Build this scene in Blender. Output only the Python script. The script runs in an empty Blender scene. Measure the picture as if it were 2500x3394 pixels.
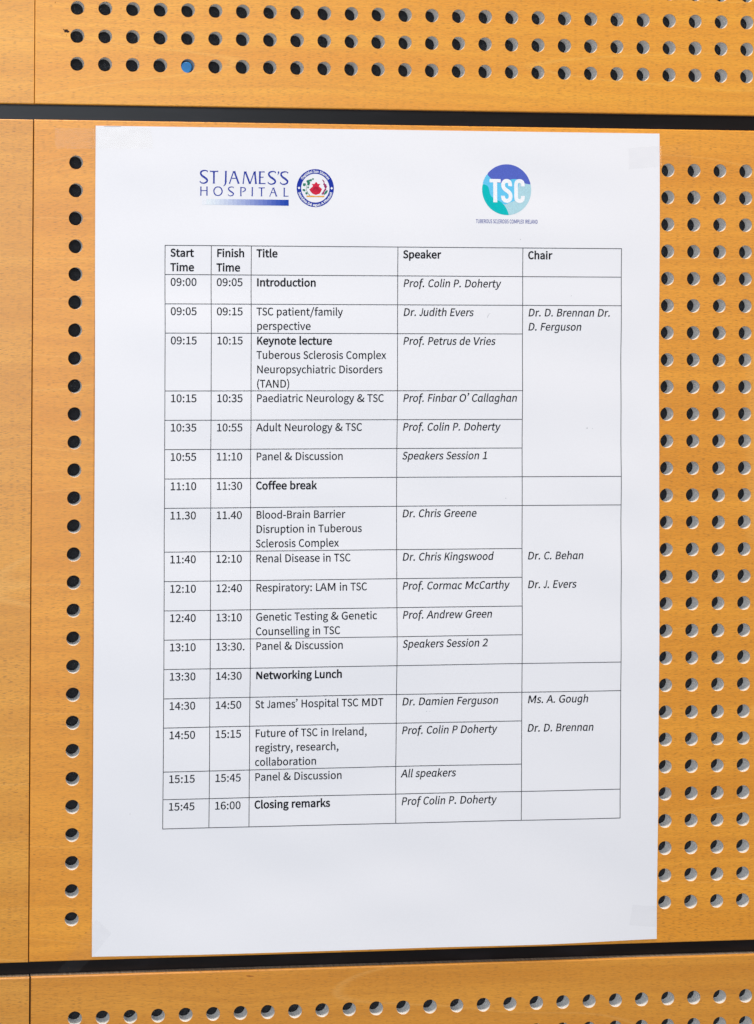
import bpy, bmesh, math, random
from mathutils import Vector, Matrix
from mathutils.geometry import tessellate_polygon, delaunay_2d_cdt

random.seed(7)
scene = bpy.context.scene
col = scene.collection

# The wall is laid out in centimetres: x to the right, y up along the wall, z out of the
# wall towards the viewer.  to_world turns that into metres with the wall standing upright.
def to_world(x, y, z=0.0):
    return Vector((x * 0.01, -z * 0.01, y * 0.01 + 1.6))

# ------------------------------------------------------------------ camera
CAM_POS = (-5.61109, -4.72295, 43.32795)
CAM_ROT = ((0.99774057, -0.00624879, -0.06689324),
           (0.00608344, 0.99997792, -0.00267526),
           (0.06690848, 0.00226228, 0.99775655))
cam = bpy.data.cameras.new("camera")
cam_obj = bpy.data.objects.new("camera", cam)
col.objects.link(cam_obj)
cam.sensor_fit = 'VERTICAL'
cam.sensor_height = 36.0
cam.lens = 4047.47 / 3394 * 36.0
cam.shift_x = 1250.34 / 3394
cam.shift_y = -733.02 / 3394
cam.clip_start = 0.01
cam.clip_end = 100.0
wall_to_world = Matrix(((1, 0, 0), (0, 0, -1), (0, 1, 0)))
m3 = wall_to_world @ Matrix(CAM_ROT)
m4 = m3.to_4x4()
m4.translation = to_world(*CAM_POS)
cam_obj.matrix_world = m4
scene.camera = cam_obj

# ------------------------------------------------------------------ light
world = bpy.data.worlds.new("World")
scene.world = world
world.use_nodes = True
bg = world.node_tree.nodes["Background"]
bg.inputs["Color"].default_value = (0.86, 0.92, 1.0, 1)
bg.inputs["Strength"].default_value = 0.105

def area_lamp(name, pos, target, size_x, size_y, power, color):
    l = bpy.data.lights.new(name, 'AREA')
    l.shape = 'RECTANGLE'
    l.size, l.size_y = size_x, size_y
    l.energy, l.color = power, color
    o = bpy.data.objects.new(name, l)
    col.objects.link(o)
    o.location = to_world(*pos)
    d = to_world(*target) - o.location
    o.rotation_euler = d.to_track_quat('-Z', 'Y').to_euler()
    return o

area_lamp("window_light", (-27, 8, 140), (3, -10, 0), 1.5, 1.2, 18.4, (0.80, 0.895, 1.0))
area_lamp("ceiling_light", (0, 175, 50), (12, -12, 0), 0.45, 0.32, 37.5, (1.0, 0.885, 0.755))
area_lamp("side_light", (230, 25, 78), (12, -12, 0), 0.7, 0.7, 13.0, (1.0, 0.80, 0.66))

scene.view_settings.view_transform = 'Standard'
scene.view_settings.look = 'None'
scene.view_settings.exposure = 0.0
scene.view_settings.gamma = 1.0
scene.view_settings.use_curve_mapping = False
scene.cycles.max_bounces = 8
scene.cycles.transparent_max_bounces = 12

# ------------------------------------------------------------------ materials
class Nodes:
    def __init__(self, name):
        self.mat = bpy.data.materials.new(name)
        self.mat.use_nodes = True
        self.t = self.mat.node_tree
        self.bsdf = self.t.nodes["Principled BSDF"]
        self.out = self.t.nodes["Material Output"]
    def n(self, kind, **props):
        x = self.t.nodes.new(kind)
        for k, v in props.items():
            setattr(x, k, v)
        return x
    def put(self, sock, v):
        if hasattr(v, "links"):
            self.t.links.new(v, sock)
        else:
            sock.default_value = v
    def obj(self, scale, off=(0, 0, 0)):
        tc = self.n("ShaderNodeTexCoord")
        mp = self.n("ShaderNodeMapping")
        mp.inputs["Scale"].default_value = scale
        mp.inputs["Location"].default_value = off
        self.t.links.new(tc.outputs["Object"], mp.inputs["Vector"])
        return mp.outputs["Vector"]
    def vmul(self, v, s):
        x = self.n("ShaderNodeVectorMath", operation='MULTIPLY')
        self.put(x.inputs[0], v)
        x.inputs[1].default_value = s
        return x.outputs[0]
    def vadd(self, a, b):
        x = self.n("ShaderNodeVectorMath", operation='ADD')
        self.put(x.inputs[0], a)
        self.put(x.inputs[1], b)
        return x.outputs[0]
    def noise(self, v, scale=1.0, detail=2.0, rough=0.5, dist=0.0):
        x = self.n("ShaderNodeTexNoise")
        self.put(x.inputs["Vector"], v)
        x.inputs["Scale"].default_value = scale
        x.inputs["Detail"].default_value = detail
        x.inputs["Roughness"].default_value = rough
        x.inputs["Distortion"].default_value = dist
        return x.outputs["Fac"]
    def ramp(self, f, lo, hi, a=0.0, b=1.0):
        x = self.n("ShaderNodeMapRange", interpolation_type='SMOOTHSTEP')
        self.put(x.inputs["Value"], f)
        for k, v in zip(("From Min", "From Max", "To Min", "To Max"), (lo, hi, a, b)):
            x.inputs[k].default_value = v
        return x.outputs["Result"]
    def math(self, op, a, b=0.0):
        x = self.n("ShaderNodeMath", operation=op)
        self.put(x.inputs[0], a)
        self.put(x.inputs[1], b)
        return x.outputs[0]
    def mix(self, f, a, b, mode='MIX'):
        x = self.n("ShaderNodeMix", data_type='RGBA', blend_type=mode)
        self.put(x.inputs[0], f)
        self.put(x.inputs[6], a if hasattr(a, "links") else (*a, 1))
        self.put(x.inputs[7], b if hasattr(b, "links") else (*b, 1))
        return x.outputs[2]
    def bump(self, h, strength, dist):
        x = self.n("ShaderNodeBump")
        x.inputs["Strength"].default_value = strength
        x.inputs["Distance"].default_value = dist
        self.put(x.inputs["Height"], h)
        self.t.links.new(x.outputs["Normal"], self.bsdf.inputs["Normal"])
    def set(self, **kw):
        for k, v in kw.items():
            k = k.replace("_", " ")
            if isinstance(v, tuple) and len(v) == 3:
                v = (*v, 1)
            self.put(self.bsdf.inputs[k], v)
        return self.mat

def wood(name, seed, flecks=0.0, tint=(1, 1, 1)):
    m = Nodes(name)
    v = m.obj((100, 100, 100), (seed * 37.3, 0, seed * 11.7))     # centimetres
    low = m.noise(m.vmul(v, (0.06, 1, 0.16)), 1, 2)
    wob = m.n("ShaderNodeCombineXYZ")
    m.put(wob.inputs[2], m.math('MULTIPLY', m.math('SUBTRACT', low, 0.5), 2.4))
    w = m.vadd(v, wob.outputs[0])
    band = m.noise(m.vmul(w, (0.045, 1, 0.75)), 1, 4, 0.6)
    streak = m.noise(m.vmul(w, (0.10, 1, 3.4)), 1, 3, 0.6)
    fibre = m.noise(m.vmul(w, (1.6, 1, 24)), 1, 3, 0.65)
    pore = m.noise(m.vmul(w, (4.8, 1, 58.0)), 1, 1, 0.5)
    pore2 = m.noise(m.vmul(w, (3.4, 1, 44.0)), 1, 0, 0.5)
    mott = m.noise(m.vmul(v, (9, 9, 12)), 1, 3, 0.65)
    patch = m.noise(m.vmul(v, (0.22, 1, 0.5)), 1, 1)
    line = m.noise(m.vmul(w, (0.030, 1, 0.30)), 1, 0)
    t = lambda c: tuple(min(0.95, a * b) for a, b in zip(c, tint))
    c = m.mix(m.ramp(band, 0.30, 0.70), t((0.725, 0.278, 0.018)), t((0.860, 0.372, 0.034)))
    c = m.mix(m.ramp(streak, 0.42, 0.72, 0, 0.70), c, t((0.670, 0.262, 0.020)))
    c = m.mix(m.ramp(fibre, 0.3, 0.7, 0.32, 0.0), c, t((0.52, 0.19, 0.022)))
    lf = m.math('MULTIPLY', m.ramp(line, 0.496, 0.500), m.ramp(line, 0.508, 0.500))
    c = m.mix(m.math('MULTIPLY', lf, 0.35), c, t((0.86, 0.45, 0.10)))
    pf = m.math('MULTIPLY', m.ramp(pore, 0.60 - flecks, 0.67 - flecks),
                m.ramp(patch, 0.3, 0.65, 0.50, 0.72 + flecks * 5))
    pf2 = m.math('MULTIPLY', m.ramp(pore2, 0.64, 0.74), 0.40)
    c = m.mix(m.math('MAXIMUM', pf, pf2), c, t((0.33, 0.115, 0.016)))
    c = m.mix(m.ramp(mott, 0.3, 0.7, 0.0, 0.16), c, t((0.84, 0.41, 0.055)))
    m.bump(m.math('SUBTRACT', fibre, m.math('MULTIPLY', pf, 0.8)), 0.10, 0.0001)
    return m.set(Base_Color=c, Roughness=m.ramp(mott, 0.2, 0.8, 0.40, 0.50),
                 Specular_IOR_Level=0.80, Coat_Weight=0.0)

def board_core(name):                       # grey-white pressed board seen inside the holes
    m = Nodes(name)
    v = m.obj((100, 100, 100))
    a = m.noise(v, 14, 4, 0.7)
    b = m.noise(m.vmul(v, (1, 9, 1)), 6, 2, 0.6)
    c = m.mix(m.ramp(a, 0.34, 0.66), (0.78, 0.76, 0.735), (0.92, 0.895, 0.865))
    c = m.mix(m.ramp(b, 0.5, 0.8, 0, 0.3), c, (0.60, 0.59, 0.57))
    m.bump(a, 0.15, 0.0002)
    return m.set(Base_Color=c, Roughness=0.9, Specular_IOR_Level=0.2)

def board_edge(name):                       # sawn brown edge of the boards
    m = Nodes(name)
    v = m.obj((100, 100, 100))
    a = m.noise(m.vmul(v, (11, 1, 1)), 1, 3, 0.7)
    c = m.mix(m.ramp(a, 0.3, 0.7), (0.23, 0.165, 0.115), (0.42, 0.32, 0.235))
    m.bump(a, 0.4, 0.0002)
    return m.set(Base_Color=c, Roughness=0.85)

def felt(name):
    m = Nodes(name)
    v = m.obj((100, 100, 100))
    a = m.noise(v, 30, 3, 0.7)
    sp = m.noise(v, 44, 0)
    where = m.noise(v, 1.3, 1)
    dust = m.math('MULTIPLY', m.ramp(sp, 0.735, 0.78), m.ramp(where, 0.4, 0.7))
    c = m.mix(m.ramp(a, 0.3, 0.7), (0.009, 0.009, 0.010), (0.030, 0.030, 0.033))
    c = m.mix(dust, c, (0.20, 0.20, 0.20))
    m.bump(a, 0.5, 0.0003)
    return m.set(Base_Color=c, Roughness=0.95, Specular_IOR_Level=0.2)

def rail_black(name):
    m = Nodes(name)
    v = m.obj((100, 100, 100))
    a = m.noise(v, 40, 2, 0.6)
    s = m.noise(m.vmul(v, (0.5, 1, 2)), 1, 3)
    c = m.mix(m.ramp(s, 0.45, 0.8), (0.006, 0.004, 0.004), (0.012, 0.009, 0.010))
    m.bump(a, 0.10, 0.0001)
    return m.set(Base_Color=c, Roughness=0.36, Specular_IOR_Level=0.34)

def paper_mat(name):
    m = Nodes(name)
    v = m.obj((100, 100, 100))
    a = m.noise(v, 22, 3, 0.7)
    c = m.mix(m.ramp(a, 0.3, 0.7), (0.858, 0.845, 0.872), (0.883, 0.870, 0.897))
    m.bump(a, 0.06, 0.0001)
    return m.set(Base_Color=c, Roughness=0.62, Specular_IOR_Level=0.35)

def ink(name, c, rough=0.55):
    m = Nodes(name)
    v = m.obj((100, 100, 100))
    a = m.noise(v, 30, 2, 0.7)
    d = tuple(min(1, x * 1.2 + 0.003) for x in c)
    return m.set(Base_Color=m.mix(m.ramp(a, 0.35, 0.75), c, d), Roughness=rough, Specular_IOR_Level=0.12)

def plastic(name, c, rough):
    m = Nodes(name)
    v = m.obj((100, 100, 100))
    a = m.noise(v, 12, 2)
    return m.set(Base_Color=m.mix(m.ramp(a, 0.3, 0.8), c, tuple(x * 0.8 for x in c)), Roughness=rough)

def tape_film(name, tint, gloss=1.0, haze=0.0):
    m = Nodes(name)
    v = m.obj((100, 100, 100))
    a = m.noise(v, 3.0, 3, 0.6)
    tr = m.n("ShaderNodeBsdfTransparent")
    m.put(tr.inputs["Color"], m.mix(m.ramp(a, 0.35, 0.7), tint, tuple(min(1, x + 0.025) for x in tint)))
    gl = m.n("ShaderNodeBsdfGlossy")
    gl.inputs["Roughness"].default_value = 0.13
    gl.inputs["Color"].default_value = (1, 1, 1, 1)
    mx = m.n("ShaderNodeMixShader")
    mx.inputs[0].default_value = 0.035 * gloss + haze * 0.05
    m.t.links.new(tr.outputs[0], mx.inputs[1])
    df = m.n("ShaderNodeBsdfDiffuse")
    df.inputs["Color"].default_value = (0.8, 0.8, 0.8, 1)
    m2 = m.n("ShaderNodeMixShader")
    m2.inputs[0].default_value = haze
    m.t.links.new(gl.outputs[0], m2.inputs[1])
    m.t.links.new(df.outputs[0], m2.inputs[2])
    m.t.links.new(m2.outputs[0], mx.inputs[2])
    m.t.links.new(mx.outputs[0], m.out.inputs["Surface"])
    return m.mat

CORE = board_core("board_core")
EDGE = board_edge("sawn_edge")
FELT = felt("black_felt")
RAIL = rail_black("black_rail")
PAPER = paper_mat("white_paper")
INK = ink("black_ink", (0.005, 0.004, 0.008))
LINE = ink("table_line_ink", (0.016, 0.015, 0.022))
INK_BLUE = ink("royal_blue_ink", (0.022, 0.042, 0.33))
INK_RING = ink("ring_blue_ink", (0.008, 0.030, 0.33))
INK_WHITE = ink("unprinted_white", (0.84, 0.84, 0.88))
INK_RED = ink("shell_red_ink", (0.62, 0.018, 0.055))
INK_DKRED = ink("shell_rib_ink", (0.36, 0.008, 0.035))
INK_GREEN = ink("leaf_green_ink", (0.02, 0.19, 0.12))
INK_PLUM = ink("plum_ink", (0.30, 0.02, 0.12))
INK_GOLD = ink("gold_ink", (0.75, 0.36, 0.05))
INK_INDIGO = ink("indigo_ink", (0.085, 0.125, 0.50))
INK_SKY = ink("sky_blue_ink", (0.125, 0.53, 0.80))
INK_TEAL = ink("teal_ink", (0.0, 0.46, 0.47))
INK_PALE = ink("pale_blue_ink", (0.40, 0.62, 0.69))
PEG = plastic("blue_plastic", (0.002, 0.19, 0.50), 0.45)
SOOT = ink("dark_scuff", (0.030, 0.017, 0.015), 0.8)
SCUFF = ink("brown_scuff", (0.36, 0.12, 0.03), 0.8)
TAPE_A = tape_film("clear_tape_film", (0.972, 0.966, 0.955), 0.5)
TAPE_B = tape_film("hazy_tape_film", (0.988, 0.988, 0.990), 0.5, 0.3)

# ------------------------------------------------------------------ helpers
def mesh_obj(name, verts, faces, mats, parent=None, fmats=None, smooth=False):
    me = bpy.data.meshes.new(name)
    me.from_pydata([tuple(v) for v in verts], [], faces)
    for m in (mats if isinstance(mats, (list, tuple)) else [mats]):
        me.materials.append(m)
    if fmats:
        me.polygons.foreach_set("material_index", fmats)
    if smooth:
        me.polygons.foreach_set("use_smooth", [True] * len(me.polygons))
    me.update()
    o = bpy.data.objects.new(name, me)
    col.objects.link(o)
    if parent is not None:
        o.parent = parent
    return o

def tag(o, label=None, category=None, group=None, kind=None):
    for k, v in (("label", label), ("category", category), ("group", group), ("kind", kind)):
        if v:
            o[k] = v
    return o

def box(verts, faces, x0, x1, y0, y1, z0, z1):
    b = len(verts)
    for z in (z0, z1):
        for x, y in ((x0, y0), (x1, y0), (x1, y1), (x0, y1)):
            verts.append(to_world(x, y, z))
    for f in ((3, 2, 1, 0), (4, 5, 6, 7), (0, 1, 5, 4), (1, 2, 6, 5), (2, 3, 7, 6), (3, 0, 4, 7)):
        faces.append([b + i for i in f])

# ------------------------------------------------------------------ the wall and its panels
THICK = 0.38
v, f = [], []
box(v, f, -60, 75, -75, 45, -1.2, -THICK - 0.012)
tag(mesh_obj("wall", v, f, FELT), "black felt backing seen through the holes of the boards", None, None, "structure")

def joint_rail(label, y0, y1):
    v, f = [], []
    box(v, f, -58, 73, y0, y1, -THICK - 0.004, -0.22)
    o = mesh_obj("joint_rail", v, f, RAIL)
    return tag(o, label, "rail", "black rails between the wooden panels")
joint_rail("black recessed rail between the upper and middle wooden panels", 1.40, 2.20)
joint_rail("black recessed rail just below the bottom edge of the paper", -29.12, -28.38)

R_HOLE = 0.25
def wall_panel(name, label, x0, x1, y0, y1, mat, holes=None, group=None):
    """A veneered board with rounded front edges; holes = (first x, columns, first y, rows), pitch 1 cm."""
    verts, faces, fm = [], [], []
    B, SEG, BX = 0.045, 4, 0.4              # the long edges are rounded more than the butted ends
    loops = []
    prof = [(0.0, -THICK, 1), (0.0, -0.075, 1), (0.0, -B, 0)]
    for k in range(1, SEG + 1):
        a = k / SEG * math.pi / 2
        prof.append((B * (1 - math.cos(a)), -B + B * math.sin(a), 0))
    for ins, z, _ in prof:
        b = len(verts)
        for x, y in ((x0 + ins * BX, y0 + ins), (x1 - ins * BX, y0 + ins), (x1 - ins * BX, y1 - ins), (x0 + ins * BX, y1 - ins)):
            verts.append(to_world(x, y, z))
        loops.append(b)
    for i in range(len(loops) - 1):
        for k in range(4):
            faces.append((loops[i] + k, loops[i] + (k + 1) % 4, loops[i + 1] + (k + 1) % 4, loops[i + 1] + k))
            fm.append(2 if prof[i][2] and prof[i + 1][2] else 0)
    X0, X1, Y0, Y1 = x0 + B * BX, x1 - B * BX, y0 + B, y1 - B
    def rect(a, b, c, d):
        if b - a < 1e-6 or d - c < 1e-6:
            return
        n = len(verts)
        verts.extend(to_world(x, y, 0) for x, y in ((a, c), (b, c), (b, d), (a, d)))
        faces.append((n, n + 1, n + 2, n + 3)); fm.append(0)
    if not holes:
        rect(X0, X1, Y0, Y1)
    else:
        hx, nx, hy, ny = holes                # hy = top row
        hx0, hx1 = hx - 0.5, hx + nx - 0.5
        hy1, hy0 = hy + 0.5, hy - ny + 0.5
        rect(X0, X1, Y0, hy0); rect(X0, X1, hy1, Y1)
        rect(X0, hx0, hy0, hy1); rect(hx1, X1, hy0, hy1)
        NS = 40
        sq = []
        for k in range(NS):
            a = 2 * math.pi * (k + 0.5) / NS - math.pi / 4
            c, s = math.cos(a), math.sin(a)
            q = 0.5 / max(abs(c), abs(s))
            sq.append((c * q, s * q, c, s))
        corners = [(0.5, -0.5), (0.5, 0.5), (-0.5, 0.5), (-0.5, -0.5)]
        for i in range(nx):
            for j in range(ny):
                cx, cy = hx + i, hy - j
                r0 = R_HOLE * random.uniform(0.985, 1.012)
                ph = random.uniform(0, 6.28)
                chip_at, chip = random.uniform(0, 6.28), (random.uniform(0.004, 0.012) if random.random() < 0.35 else 0)
                cs = []
                for k in range(4):
                    cs.append(len(verts)); verts.append(to_world(cx + corners[k][0], cy + corners[k][1], 0))
                outer, rim, lip, back = [], [], [], []
                for k, (px, py, c, s) in enumerate(sq):
                    a = math.atan2(s, c)
                    r = r0 + 0.0015 * math.sin(3 * a + ph) + 0.0008 * random.uniform(-1, 1)
                    d = (a - chip_at + math.pi) % (2 * math.pi) - math.pi
                    r += chip * math.exp(-(d / 0.16) ** 2)
                    outer.append(len(verts)); verts.append(to_world(cx + px, cy + py, 0))
                    rim.append(len(verts)); verts.append(to_world(cx + c * (r + 0.006), cy + s * (r + 0.006), 0))
                    lip.append(len(verts)); verts.append(to_world(cx + c * r, cy + s * r, -0.008))
                    rb = r + random.uniform(-0.003, 0.002)
                    back.append(len(verts)); verts.append(to_world(cx + c * rb, cy + s * rb, -THICK))
                q = NS // 4
                for k in range(NS):
                    n = (k + 1) % NS
                    if n % q == 0:          # this step turns a corner of the square
                        faces.append((rim[k], outer[k], cs[(n // q - 1) % 4 + 1 if False else (n // q) % 4], outer[n], rim[n]))
                    else:
                        faces.append((rim[k], outer[k], outer[n], rim[n]))
                    fm.append(0)
                    faces.append((lip[k], rim[k], rim[n], lip[n])); fm.append(0)
                    faces.append((back[k], lip[k], lip[n], back[n])); fm.append(1)
    # corner bookkeeping: sector k of the square ends at corner k
    o = mesh_obj(name, verts, faces, [mat, CORE, EDGE], None, fm)
    me = o.data
    bm = bmesh.new(); bm.from_mesh(me)
    bmesh.ops.remove_doubles(bm, verts=bm.verts, dist=1e-6)
    bm.to_mesh(me); bm.free()
    return tag(o, label, "wall panel", group)

G1, G2 = "beech panels drilled with holes", "plain beech panels at the left edge"  # panel tints carry part of the light's falloff from top to bottom
top_panel = wall_panel("perforated_panel", "perforated beech panel above the paper, with a blue peg in one hole",
           -1.505, 34, 2.065, 24, wood("beech_upper", 1, 0.006, (1.17, 1.15, 0.95)), (0.019, 34, 10.521, 8), G1)
mid_panel = wall_panel("perforated_panel", "perforated beech panel that the white paper is taped to",
           -1.518, 34, -28.49, 1.515, wood("beech_middle", 2, 0.008, (1.10, 1.06, 0.95)), (0.0, 34, 0.0, 28), G1)
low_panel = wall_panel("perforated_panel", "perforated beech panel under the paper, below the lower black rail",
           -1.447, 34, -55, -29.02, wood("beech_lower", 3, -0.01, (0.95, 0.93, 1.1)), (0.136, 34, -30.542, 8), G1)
wall_panel("plain_panel", "plain beech panel without holes beside the upper perforated panel",
           -40, -1.519, 2.060, 24, wood("beech_upper_plain", 4, 0.012, (1.10, 1.16, 1.2)), None, G2)
wall_panel("plain_panel", "tall plain beech panel with dense dark flecks left of the paper",
           -40, -1.548, -28.50, 1.510, wood("beech_middle_plain", 5, 0.026, (1.03, 1.06, 1.2)), None, G2)
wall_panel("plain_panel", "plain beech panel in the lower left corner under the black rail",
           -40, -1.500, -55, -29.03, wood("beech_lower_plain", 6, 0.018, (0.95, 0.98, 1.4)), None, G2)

# ------------------------------------------------------------------ the printed sheet
ZGRID = [[0.02, 0.113, 0.125, 0.124, 0.157, 0.02],
  [0.02, 0.043, 0.07, 0.085, 0.094, 0.03],
  [0.044, 0.036, 0.05, 0.063, 0.079, 0.065],
  [0.1, 0.078, 0.06, 0.06, 0.087, 0.091],
  [0.125, 0.106, 0.076, 0.066, 0.09, 0.087],
  [0.133, 0.122, 0.106, 0.097, 0.098, 0.104],
  [0.157, 0.145, 0.131, 0.118, 0.099, 0.124],
  [0.137, 0.126, 0.101, 0.086, 0.079, 0.111],
  [0.121, 0.106, 0.063, 0.045, 0.07, 0.095],
  [0.142, 0.112, 0.052, 0.027, 0.063, 0.084],
  [0.147, 0.103, 0.064, 0.042, 0.05, 0.07],
  [0.138, 0.106, 0.088, 0.069, 0.045, 0.044],
  [0.101, 0.091, 0.075, 0.064, 0.039, 0.037],
  [0.044, 0.049, 0.051, 0.06, 0.044, 0.055],
  [0.02, 0.033, 0.048, 0.06, 0.042, 0.062],
  [0.022, 0.029, 0.036, 0.038, 0.029, 0.055],
  [0.03, 0.03, 0.03, 0.03, 0.03, 0.03]]
def catmull(p0, p1, p2, p3, t):
    return 0.5 * (2 * p1 + (p2 - p0) * t + (2 * p0 - 5 * p1 + 4 * p2 - p3) * t * t + (3 * p1 - p0 - 3 * p2 + p3) * t ** 3)
def sheet_z(X, Y):
    gx = min(max((X - 0.65) / 21.10 * 5, 0), 4.9999)
    gy = min(max((Y + 28.45) / 29.85 * 16, 0), 15.9999)
    i, j = int(gx), int(gy)
    def at(r, c): return ZGRID[min(max(r, 0), 16)][min(max(c, 0), 5)]
    rows = [catmull(*[at(j + dj, i + di) for di in (-1, 0, 1, 2)], gx - i) for dj in (-1, 0, 1, 2)]
    z = catmull(*rows, gy - j)
    # faint cockles left by handling
    k = min(max((X - 0.7) / 1.5, 0), 1) * min(max((21.6 - X) / 1.5, 0), 1) * min(max((Y + 28.3) / 1.5, 0), 1) * min(max((1.3 - Y) / 1.5, 0), 1)
    z += k * (0.011 * math.sin(Y * 2.05 + 0.9 * math.sin(X * 0.31) + 0.4) * (0.6 + 0.4 * math.sin(X * 0.42 + Y * 0.11))
              + 0.006 * math.sin(X * 1.1 + Y * 1.35 + 1.2 * math.sin(Y * 0.5)))
    return max(0.016, z)
U0, U1, V0, V1 = 0.712, 21.664, -28.335, 1.331
TH, UC, VC = 0.001358, 11.2, -13.5
def sheet_xy(u, w):
    return u - TH * (w - VC), w + TH * (u - UC)
NU, NV = 64, 120
def sheet_raw(u, w):
    X, Y = sheet_xy(u, w)
    return sheet_z(X, Y)
SZ = [[sheet_raw(U0 + (U1 - U0) * i / NU, V0 + (V1 - V0) * j / NV) for j in range(NV + 1)] for i in range(NU + 1)]
def on_sheet(u, w, lift=0.0):
    gx = min(max((u - U0) / (U1 - U0) * NU, 0), NU - 1e-6)
    gy = min(max((w - V0) / (V1 - V0) * NV, 0), NV - 1e-6)
    i, j = int(gx), int(gy); a, b = gx - i, gy - j
    z = (1 - a) * (1 - b) * SZ[i][j] + a * (1 - b) * SZ[i + 1][j] + (1 - a) * b * SZ[i][j + 1] + a * b * SZ[i + 1][j + 1]
    X, Y = sheet_xy(u, w)
    return to_world(X, Y, z + lift)

verts, faces = [], []
STOCK = 0.012                                   # thickness of the sheet, cm
for lift in (0.0, -STOCK):
    for i in range(NU + 1):
        for j in range(NV + 1):
            verts.append(on_sheet(U0 + (U1 - U0) * i / NU, V0 + (V1 - V0) * j / NV, lift))
NF = (NU + 1) * (NV + 1)
for i in range(NU):
    for j in range(NV):
        a = i * (NV + 1) + j
        faces.append((a, a + NV + 1, a + NV + 2, a + 1))
        faces.append((NF + a, NF + a + 1, NF + a + NV + 2, NF + a + NV + 1))
n_smooth = len(faces)
ring = [i * (NV + 1) for i in range(NU)] + [NU * (NV + 1) + j for j in range(NV)] + \
       [i * (NV + 1) + NV for i in range(NU, 0, -1)] + [j for j in range(NV, 0, -1)]
base = len(verts)
for k in ring:
    verts.append(verts[k].copy()); verts.append(verts[NF + k].copy())
for k in range(len(ring)):
    n = (k + 1) % len(ring)
    faces.append((base + 2 * k, base + 2 * k + 1, base + 2 * n + 1, base + 2 * n))
sheet = mesh_obj("schedule_sheet", verts, faces, PAPER)
for q in sheet.data.polygons:
    q.use_smooth = q.index < n_smooth
tag(sheet, "white paper sheet printed with a timetable and two logos, taped to the wooden wall", "notice")

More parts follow.
